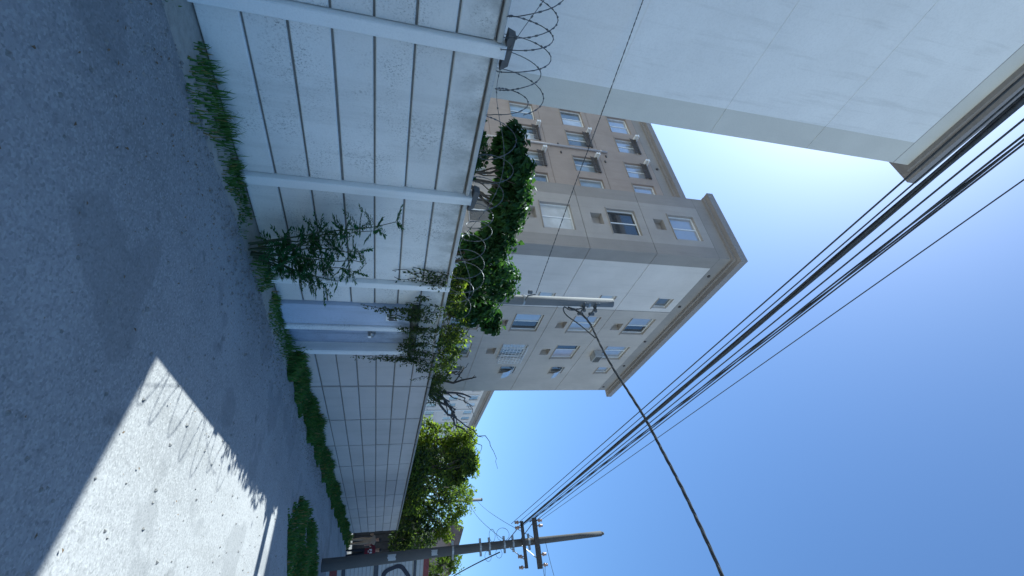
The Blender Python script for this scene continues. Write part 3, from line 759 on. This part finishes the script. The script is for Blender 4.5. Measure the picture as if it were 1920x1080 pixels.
# graffiti fence behind the pole
fn_o = Vector((16.98, 1.78, 0)); fd = Vector((_R0.x, _R0.y, 0)); fnrm = Vector((-fd.y, fd.x, 0))*-1
fnrm = Vector((-.8018, -.5976, 0))
fen = thing('slatted_fence', 'grey slatted metal fence with dark rails and ring graffiti behind the utility pole', 'fence', None, tuple(fn_o))
def fp(s, z, d=0): return fn_o+fd*s+fnrm*d+Vector((0, 0, z))
def fbox(mb, s0, s1, z0, z1, d0, d1, mi=0):
    vs = [fp(s, z, d) for z in (z0, z1) for d in (d1, d0) for s in (s0, s1)]
    mb.add(vs, [(0, 1, 3, 2), (4, 6, 7, 5), (0, 4, 5, 1), (2, 3, 7, 6), (0, 2, 6, 4), (1, 5, 7, 3)], mi)
zz = .1; k = 0
slat_me = None
while zz < 3.02:
    q = MB(); fbox(q, .02, 3.6, zz, zz+.108, -.02, .012+rnd.uniform(0, .008)); o = ob('slat', q, M['sheet'], fen)
    zz += .118
for (za, zb, m) in ((.55, .66, 'railpaint'), (1.5, 1.64, 'railpaint'), (2.72, 2.8, 'railpaint'), (3.03, 3.2, 'redpaint')):
    q = MB(); fbox(q, -.02, 3.65, za, zb, -.03, .045); ob('rail', q, M[m], fen)
q = MB(); fbox(q, -.1, -.021, 0, 3.24, -.05, .05); ob('post', q, M['railpaint'], fen)
q = MB(); fbox(q, .08, .5, .2, .42, .022, .03); ob('warning_plate', q, M['redpaint'], fen)
q = MB(); n = 40; cs, cz = .70, 2.17
ring = []
for i in range(n+1):
    a = R(25)+R(310)*i/n; wv = 1+.05*math.sin(5*a)
    for r_ in (.36, .5): ring.append(fp(cs+r_*wv*math.cos(a)*1.0, cz+r_*wv*.92*math.sin(a), .052 if False else .026))
q.add(ring, [(2*i, 2*i+1, 2*i+3, 2*i+2) for i in range(n)]); ob('graffiti_letter', q, M['spray'], fen)

# ------------------------------------------------------------ pale pole behind the trees
pp = thing('utility_pole', 'pale round concrete pole standing behind the hedge, holding the drop cable', 'utility pole', None, (9.38, 6.6, 0))
q = MB(); q.tube([(9.46, 6.6, -.2), (9.40, 6.6, 3), (9.3, 6.6, 7.5)], [.15, .135, .12], 14); ob('shaft', q, M['pole2'], pp, True)
for z in (4.95, 6.62, 6.8, 7.0):
    q = MB(); q.tube([(9.34, 6.6, z-.025), (9.34, 6.6, z+.025)], .137, 14); ob('clamp_band', q, M['steel'], pp)
for z in (6.62, 6.95):
    q = MB(); q.box(9.3, 9.36, 6.3, 6.48, z-.03, z+.03); q.tube([(9.1, 6.42, z), (9.62, 6.42, z)], .025, 8); q.tube([(9.62, 6.42, z-.06), (9.62, 6.42, z+.08)], .05, 8); q.tube([(9.14, 6.42, z-.05), (9.14, 6.42, z+.05)], .04, 8)
    ob('cable_bracket', q, M['wire'], pp)
q = MB(); q.tube([(9.3, 6.5, 4.95), (9.08, 6.55, 5.0), (9.05, 6.58, 5.2)], .02, 6); q.tube([(8.96, 6.58, 4.98), (8.96, 6.58, 5.08)], .05, 8); ob('hook', q, M['wire'], pp)
fpole = thing('utility_pole', 'slim pale pole far off, its tip sticking out of the tree crowns', 'utility pole', None, (30, 5.85, 0))
q = MB(); q.tube([(30, 5.9, 0), (30, 5.85, 7.6)], [.14, .09], 10); ob('shaft', q, M['pole2'], fpole, True)
q = MB(); q.tube([(30, 5.85, 7.6), (30, 5.85, 7.66)], [.1, .08], 10); ob('cap', q, M['pole'], fpole)

# ------------------------------------------------------------ cables
def curve_pts(a, b, sag, n=24):
    a = Vector(a); b = Vector(b); out = []
    for i in range(n+1):
        t = i/n; p = a.lerp(b, t); p.z -= sag*4*t*(1-t); out.append(p)
    return out
def smooth(pts, it=2):
    pts = [Vector(p) for p in pts]
    for _ in range(it):
        o = [pts[0]]
        for i in range(len(pts)-1): o += [pts[i].lerp(pts[i+1], .25), pts[i].lerp(pts[i+1], .75)]
        pts = o+[pts[-1]]
    return pts
def cable(pts, r, label, group, n=6, name='power_cable', mat='cable', cat='cable'):
    q = MB(); q.tube(pts, r, n); return tag(ob(name, q, M[mat], None, True), label, cat, group)
ly = pole_y(6.2)
def through(a, m, ext=-20):                    # a cable from the pole through the point m and on down the lane
    a = Vector(a); m = Vector(m); d = (m-a)/(m.x-a.x)
    b = a+d*(ext-a.x); return [a.lerp(b, i/30) for i in range(31)]
def twist(pts, n, r, rad, turns, seed=0):
    """n strands lying round each other"""
    q = MB(); P = [Vector(p) for p in pts]; L_ = len(P)
    fine = []
    for i in range(L_-1):
        for k in range(6): fine.append(P[i].lerp(P[i+1], k/6))
    fine.append(P[-1])
    for s in range(n):
        o = []
        for i, p in enumerate(fine):
            t = (fine[min(i+1, len(fine)-1)]-fine[max(0, i-1)]).normalized(); u = t.cross(Vector((0, 0, 1))).normalized(); v = u.cross(t)
            a = 2*PI*(s/n + turns*i/len(fine)); o.append(p+(u*math.cos(a)+v*math.sin(a))*rad)
        q.tube(o, r, 5)
    return q
A0 = (16.37, 2.38, 5.85)
cable(through(A0, (3.97, 2.43, 5.57)), .008, 'thin overhead cable strung outermost on the lower crossarm, nearest the cornice', 'overhead cables along the lane')
q = twist(through((16.37, 2.32, 6.2), (4.27, 2.4, 5.79)), 4, .014, .016, 5)
tag(ob('power_cable', q, M['cable'], None, True), 'thick bundle of twisted black overhead cables above the lane', 'cable', 'overhead cables along the lane')
cable(through((16.37, 2.27, 6.2), (4.4, 2.36, 5.9)), .008, 'single strand hugging the lower side of the thick overhead bundle', 'overhead cables along the lane')
cable(through((16.37, 2.42, 6.14), (4.15, 2.42, 5.70)), .007, 'single strand hugging the upper side of the thick overhead bundle', 'overhead cables along the lane')
q = twist(through((16.37, 2.4, 6.50), (4.79, 2.4, 6.15)), 3, .009, .017, 7)
tag(ob('power_cable', q, M['cable'], None, True), 'loosely twisted pair of overhead cables between the thick bundle and the lone wire', 'cable', 'overhead cables along the lane')
cable(through((16.37, 2.36, 6.62), (4.91, 2.4, 6.25)), .008, 'straight overhead wire running just beside the loosely twisted pair', 'overhead cables along the lane')
cable(through((16.37, 2.42, 6.9), (5.47, 2.4, 6.64)), .006, 'lone thin wire from the upper crossarm, farthest from the building', 'overhead cables along the lane')
drop = smooth([(9.40, 6.46, 6.2), (9.329, 6.31, 6.449), (9.048, 5.758, 6.567), (8.668, 5.011, 6.44), (8.192, 4.075, 6.36), (7.829, 3.361, 6.37), (7.448, 2.612, 6.36), (7.142, 2.01, 6.284), (6.823, 1.384, 6.225), (6.506, .761, 6.128), (6.161, .083, 5.999), (5.7, -.85, 5.8), (5.0, -2.2, 5.6)], 2)
q = twist(drop[::2], 3, .019, .010, 13)
tag(ob('drop_cable', q, M['cable'], None, True), 'thick twisted drop cable sweeping from the pale pole across the sky', 'cable')
cable(smooth([(9.42, 6.46, 6.6), (9.35, 6.31, 6.2), (9.47, 6.55, 6.14), (9.352, 6.355, 6.01), (9.2, 6.05, 6.005), (9.0, 5.7, 6.2), (8.75, 5.15, 6.43)]), .016, 'slack loop of black cable hanging by the pale pole top', None, name='cable_loop')
cable(smooth([(9.62, 6.42, 6.95), (9.5, 6.2, 6.72), (9.2, 5.9, 6.6), (8.9, 5.45, 6.53), (8.67, 5.0, 6.47)]), .009, 'thin black lead from the pale pole bracket down to the drop cable', None, name='cable_lead')
q = twist(smooth([(9.035, 6.604, 5.211), (7.725, 6.996, 5.295), (6.023, 7.506, 5.393), (5.151, 7.767, 5.47), (4.466, 7.972, 5.52), (2.689, 8.503, 5.64), (2.4, 8.62, 5.66)]), 2, .0055, .007, 46)
tag(ob('service_wire', q, M['cable'], None, True), 'thin twisted wire from the pale pole to the close white facade', 'wire')
for i, (a, b, sag, lb) in enumerate((
    ((16.55, 1.95, 6.6), (30, 5.85, 7.3), .25, 'upper of the thin wires between the dark pole and the far slim pole'),
    ((16.55, 1.95, 5.6), (30, 5.85, 6.9), .3, 'lower of the thin wires between the dark pole and the far slim pole'),
    ((16.5, 1.8, 7.0), (20, -2.2, 9.2), .15, 'upper service wire rising from the dark pole towards the near corner'),
    ((16.5, 1.7, 6.8), (20, -2.4, 8.6), .2, 'lower service wire rising from the dark pole towards the near corner'),
    ((16.4, 1.08, 6.85), (19.5, -2.4, 8.0), .2, 'service wire from the outer insulator on the upper crossarm'),
    ((16.45, 1.6, 5.4), (26, 1.2, 4.2), .25, 'sagging bundle leaving the dark pole over the fence'))):
    cable(curve_pts(a, b, sag), .008 if i < 5 else .02, lb, 'thin wires round the dark utility pole', 5)

# ------------------------------------------------------------ trees and plants
tree('dark_tree', 'dark green tree behind the wall in front of the recessed facade', (4.7, 5.7, 0), 2.6,
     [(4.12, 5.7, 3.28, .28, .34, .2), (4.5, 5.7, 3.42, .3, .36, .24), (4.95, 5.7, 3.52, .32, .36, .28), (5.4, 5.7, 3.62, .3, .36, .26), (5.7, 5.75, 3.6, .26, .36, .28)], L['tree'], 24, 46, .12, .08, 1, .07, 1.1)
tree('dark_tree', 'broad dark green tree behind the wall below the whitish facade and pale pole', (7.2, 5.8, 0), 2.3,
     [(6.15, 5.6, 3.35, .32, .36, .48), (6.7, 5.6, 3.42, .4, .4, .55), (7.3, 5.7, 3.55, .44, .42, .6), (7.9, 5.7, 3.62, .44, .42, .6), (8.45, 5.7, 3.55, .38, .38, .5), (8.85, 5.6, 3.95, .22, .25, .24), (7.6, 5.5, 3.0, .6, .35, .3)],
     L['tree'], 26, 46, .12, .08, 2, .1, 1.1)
tree('small_bush', 'small green bush peeping over the wall beside the second raised post', (3.45, 4.75, 0), 2.2,
     [(3.2, 4.7, 2.52, .16, .15, .1), (3.5, 4.75, 2.58, .2, .2, .13), (3.78, 4.75, 2.52, .18, .18, .1)], L['tree'], 8, 45, .06, .04, 5, .03, .3, cat='bush')
tree('shrub', 'sunlit yellow green shrub crowding the wall top above the meter pier', (7.4, 4.75, 0), 2.0,
     [(6.2, 4.6, 2.55, .35, .3, .22), (6.9, 4.65, 2.65, .45, .32, .32), (7.6, 4.65, 2.72, .5, .35, .38), (8.3, 4.7, 2.75, .5, .35, .4), (9.0, 4.75, 2.75, .45, .35, .38)], [L['bright'], L['vine'], L['vine']], 14, 60, .075, .045, 6, .05, .3, cat='shrub')
# dark dead tree with bare branches
dt = thing('bare_tree', 'dark half-dead tree with bare forked branches above the grey wall', 'tree', None, (10.9, 4.95, 0))
rr = random.Random(12); q = MB(); limb(q, (10.9, 4.95, -.1), (11.0, 4.95, 2.7), .09, .07, rr, 5, .05, 8); ob('trunk', q, M['deadwood'], dt, True)
def fork(mb, a, b, r0, depth):
    pts = limb(mb, a, b, r0, r0*.45, rr, 5, .18, 5)
    if depth:
        for _ in range(2):
            p = pts[rr.randrange(2, 6)]; d = (Vector(b)-Vector(a))*rr.uniform(.35, .6); d += rvec(rr)*d.length*.75; d.z = abs(d.z)*.7
            fork(mb, p, p+d, r0*.5, depth-1)
for b in ((12.6, 4.9, 3.55), (13.6, 4.9, 3.85), (14.4, 4.95, 4.1), (11.7, 4.9, 3.85), (10.5, 4.9, 3.65), (12.0, 4.9, 3.3), (10.1, 4.9, 3.25)):
    q = MB(); fork(q, (11.0+rr.uniform(-.1, .3), 4.95, 2.55), b, .045, 2); ob('branch', q, M['deadwood'], dt, True)
q = MB(); clumps(q, subclumps(rr, [(9.9, 4.8, 2.7, .6, .3, .3), (10.6, 4.85, 2.75, .6, .35, .35), (11.3, 4.9, 2.75, .5, .35, .3)], 16), 46, .09, .03, rr, .2, .5, 1, 1.0)
tag(ob('crown', q, L['vine'], dt), kind='stuff')
# far trees along the wall
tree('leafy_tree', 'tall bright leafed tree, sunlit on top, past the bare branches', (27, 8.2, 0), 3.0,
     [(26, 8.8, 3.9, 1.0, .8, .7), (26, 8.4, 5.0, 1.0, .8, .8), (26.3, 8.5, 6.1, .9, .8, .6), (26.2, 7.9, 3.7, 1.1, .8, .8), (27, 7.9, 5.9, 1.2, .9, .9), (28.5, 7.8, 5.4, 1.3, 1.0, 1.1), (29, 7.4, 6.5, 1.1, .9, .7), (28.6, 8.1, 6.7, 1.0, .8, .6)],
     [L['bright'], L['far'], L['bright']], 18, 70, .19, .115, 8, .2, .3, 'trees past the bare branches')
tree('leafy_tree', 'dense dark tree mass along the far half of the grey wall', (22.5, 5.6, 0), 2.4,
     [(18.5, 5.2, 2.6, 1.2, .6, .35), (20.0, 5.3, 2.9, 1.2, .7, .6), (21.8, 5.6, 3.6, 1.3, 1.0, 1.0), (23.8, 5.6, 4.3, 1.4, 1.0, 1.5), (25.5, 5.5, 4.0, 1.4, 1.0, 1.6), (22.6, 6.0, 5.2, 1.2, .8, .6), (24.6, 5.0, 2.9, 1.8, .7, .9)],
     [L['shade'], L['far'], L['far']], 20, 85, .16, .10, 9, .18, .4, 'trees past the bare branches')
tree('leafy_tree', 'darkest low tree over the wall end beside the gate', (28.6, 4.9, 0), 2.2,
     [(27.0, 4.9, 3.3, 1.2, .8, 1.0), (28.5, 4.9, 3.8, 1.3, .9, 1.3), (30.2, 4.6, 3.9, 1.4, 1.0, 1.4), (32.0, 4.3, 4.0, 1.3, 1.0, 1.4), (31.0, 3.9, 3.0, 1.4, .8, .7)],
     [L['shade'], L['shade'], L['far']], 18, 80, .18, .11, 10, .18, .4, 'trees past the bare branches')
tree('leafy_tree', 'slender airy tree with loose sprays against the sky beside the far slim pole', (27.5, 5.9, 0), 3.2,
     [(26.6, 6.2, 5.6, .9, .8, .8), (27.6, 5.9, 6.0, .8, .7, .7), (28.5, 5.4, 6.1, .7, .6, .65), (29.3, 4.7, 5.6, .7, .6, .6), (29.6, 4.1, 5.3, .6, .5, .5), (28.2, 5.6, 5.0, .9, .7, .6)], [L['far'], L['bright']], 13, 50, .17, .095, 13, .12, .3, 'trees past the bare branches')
tree('leafy_tree', 'grey green tree with ragged top behind the graffiti fence', (24.5, 1.9, 0), 2.4,
     [(24, 2.1, 3.9, .6, .6, .8), (24.2, 1.5, 4.6, .8, .7, .8), (24.5, .6, 4.6, .9, .8, .9), (24.2, 2.2, 4.8, .35, .35, .4)], L['far'], 14, 60, .15, .075, 14, .14, .3)
# climbing vine over the mossy beam
vn = thing('climbing_vine', 'climbing vine trailing over the mossy beam and down the meter pier', 'vine', None, (6.9, 4.0, 1.9))
rr = random.Random(31); sb = MB(); fbm = MB()
def strand(a, b, n, dens, wob=.05):
    a = Vector(a); b = Vector(b); pts = [a.lerp(b, i/n)+Vector((rr.uniform(-1, 1)*wob, rr.uniform(-.02, .01), rr.uniform(-1, 1)*wob)) for i in range(n+1)]
    sb.tube(pts, .004, 4)
    for i in range(n):
        for _ in range(dens):
            p = pts[i].lerp(pts[i+1], rr.random())+Vector((rr.gauss(0, .025), rr.uniform(-.04, .005), rr.gauss(0, .025)))
            leaf(fbm, p, rvec(rr)+Vector((0, -.3, -.4)), Vector((0, -1, .3)), rr.uniform(.03, .06), rr.uniform(.022, .042))
for k in range(30):
    x = rr.uniform(6.0, 7.8); strand((x, 3.965, 2.1+rr.uniform(-.05, .25)), (x+rr.uniform(-.25, .25), 3.965, rr.uniform(1.75, 1.98)), 6, 7)
for x, z in ((6.05, 1.35), (6.12, 1.5), (6.25, 1.55), (7.63, 1.0), (7.68, 1.25), (7.72, 1.5), (7.66, 1.45), (7.74, 1.62), (5.75, 2.0), (6.02, 1.2)):
    strand((x+rr.uniform(-.1, .1), 4.0, 2.15), (x, 4.0 if x < 7.6 else 3.99, z), 12, 5, .03)
for k in range(12): strand((5.2+.03*k, 4.06, 2.4), (5.15+.03*k+rr.uniform(-.06, .06), 4.085, rr.uniform(1.55, 2.15)), 9, 2, .03)
for k in range(18): x = rr.uniform(5.9, 8.6); strand((x, 4.02, 2.5), (x+rr.uniform(-.2, .2), 4.0, 2.15), 5, 8)
tag(ob('stems', sb, M['deadwood'], vn), kind='stuff'); tag(ob('foliage', fbm, L['vine'], vn), kind='stuff')
# tall weed against the white wall
wd = thing('tall_weed', 'tall feathery green weed growing against the white wall', 'weed', None, (4.6, 3.75, 0))
rr = random.Random(44); sb = MB(); fbm = MB()
tips = [((4.45, 3.75, 0), (3.86, 3.72, 1.62)), ((4.5, 3.78, 0), (4.02, 3.7, 1.36)), ((4.55, 3.75, 0), (4.1, 3.68, 1.15)), ((4.5, 3.7, 0), (4.35, 3.66, 1.2)), ((4.6, 3.75, 0), (4.62, 3.7, 1.3)), ((4.65, 3.75, 0), (4.75, 3.68, 1.1)), ((4.6, 3.7, 0), (4.95, 3.65, .95)), ((4.5, 3.8, 0), (4.3, 3.7, .9)),
        ((4.7, 3.75, 0), (5.15, 3.68, .75)), ((4.6, 3.72, 0), (4.5, 3.6, .85)), ((4.7, 3.75, 0), (4.8, 3.6, .7))]
for a, b in tips:
    pts = limb(sb, a, b, .012, .004, rr, 8, .08, 5)
    L0 = len(pts)
    for i in range(2, L0):
        t = i/(L0-1)
        for _ in range(3 if t > .3 else 1):                      # compound leaves, each with two rows of leaflets
            p = pts[i]; d = rvec(rr); d.y *= .55; d.z = d.z*.6+.15; d = d.normalized(); ln = rr.uniform(.12, .24)
            e = p+d*ln+Vector((0, 0, -.05)); sb.tube([p, p.lerp(e, .5)+Vector((0, 0, .015)), e], .0025, 3)
            s = d.cross(Vector((0, 0, 1))).normalized()
            for j in range(7):
                c = p.lerp(e, .2+.8*j/6)
                for sg in (-1, 1): leaf(fbm, c, s*sg+d*.5+rvec(rr)*.25, Vector((rr.uniform(-.4, .4), -.4, 1)), rr.uniform(.055, .09), rr.uniform(.024, .036), .15)
            leaf(fbm, e, d, Vector((0, -.4, 1)), .06, .018)
tag(ob('stems', sb, plain('green_stem', (.05, .07, .04), .8), wd), kind='stuff'); tag(ob('foliage', fbm, L['weed'], wd), kind='stuff')
# grass
def blades(fn, n, seed, hmin, hmax, wdt=.012):
    rr = random.Random(seed); q = MB()
    for _ in range(n):
        x, y, sc = fn(rr); h = rr.uniform(hmin, hmax)*sc; a = rr.uniform(0, 2*PI); le = rr.uniform(.1, .6)*h
        dx, dy = math.cos(a), math.sin(a); w_ = wdt*rr.uniform(.6, 1.4)*(1+x*.03); px, py = -dy*w_, dx*w_
        q.add([(x-px, y-py, 0), (x+px, y+py, 0), (x+dx*le*.35+px*.7, y+dy*le*.35+py*.7, h*.6), (x+dx*le*.35-px*.7, y+dy*le*.35-py*.7, h*.6), (x+dx*le, y+dy*le, h*(.92 if le < .4*h else .8))], [(0, 1, 2, 3), (3, 2, 4)])
    return q
def verge(rr):
    x = 7.5+20.5*rr.random()**1.3; t = rr.random()**1.25; y = 4.07-(.5+.1*math.sin(x*3.7)+.06*math.sin(x*9.1))*t; e = 1-.6*t
    return x, y, e*(.85+.2*math.sin(x*1.9)+.15*math.sin(x*5.3))
tag(ob('grass', blades(verge, 17000, 51, .08, .36), L['grass']), kind='stuff')
def verge2(rr):
    while True:
        x = -3+10.6*rr.random(); t = rr.random()**1.5; y = 4.02-(.42+.12*math.sin(x*3.1)+.08*math.sin(x*7.7))*t
        if math.sin(x*2.2)+math.sin(x*5.1+1)+math.sin(x*11)*.7 > rr.uniform(-1.6, 1.4): return x, y, (1-.6*t)*(.6+.35*math.sin(x*2.7))
tag(ob('grass', blades(verge2, 5200, 52, .04, .26, .006), L['grass']), kind='stuff')
def patch(rr):
    while True:
        x = rr.uniform(9.2, 15.2); y = rr.uniform(-.4, 2.45)
        if y < 2.35-.08*(x-12)**2-.25*math.sin(x*2.1)*.3+.12*math.sin(x*9+y*5) and y > 2.2-(x-9.3)*.9 and y > -.3 and math.sin(x*4.3+y)+math.sin(y*6.1)+math.sin(x*9+y*7)*.6 > rr.uniform(-2.6, 1.2): return x, y, .6+.4*math.sin(x*3)*math.sin(y*4)
tag(ob('grass', blades(patch, 9000, 53, .08, .26), L['grass']), kind='stuff')

# dry leaves and grit strewn along the lane
rr = random.Random(71); q = MB()
for _ in range(1500):
    x = rr.uniform(.3, 20); y = 3.6-abs(rr.gauss(0, .5)) if rr.random() < .7 else rr.uniform(-.6, 3.5); a = rr.uniform(0, 2*PI); sz = rr.uniform(.007, .02)
    leaf(q, Vector((x, y, .014)), Vector((math.cos(a), math.sin(a), rr.uniform(0, .35))), Vector((0, 0, 1)), sz*1.7, sz, rr.uniform(.0, .3))
tag(ob('leaf_litter', q, plain('dry_leaf', (.16, .11, .06), .9, 0, .4, 9)), kind='stuff')
q = MB()
for _ in range(2200):
    x = rr.uniform(.2, 16); y = 3.62-abs(rr.gauss(0, .28)) if rr.random() < .75 else rr.uniform(-.8, 3.5); z = rr.uniform(.006, .018); a = rr.uniform(0, PI)
    c, d = math.cos(a)*z*1.3, math.sin(a)*z*1.3
    q.add([(x-c, y-d, .006), (x+d, y-c, .006), (x+c, y+d, .006), (x-d, y+c, .006), (x+c*.2, y, .006+z)], [(0, 1, 4), (1, 2, 4), (2, 3, 4), (3, 0, 4)])
tag(ob('grit', q, plain('grey_grit', (.24, .23, .21), .95, 0, .4, 20)), kind='stuff')
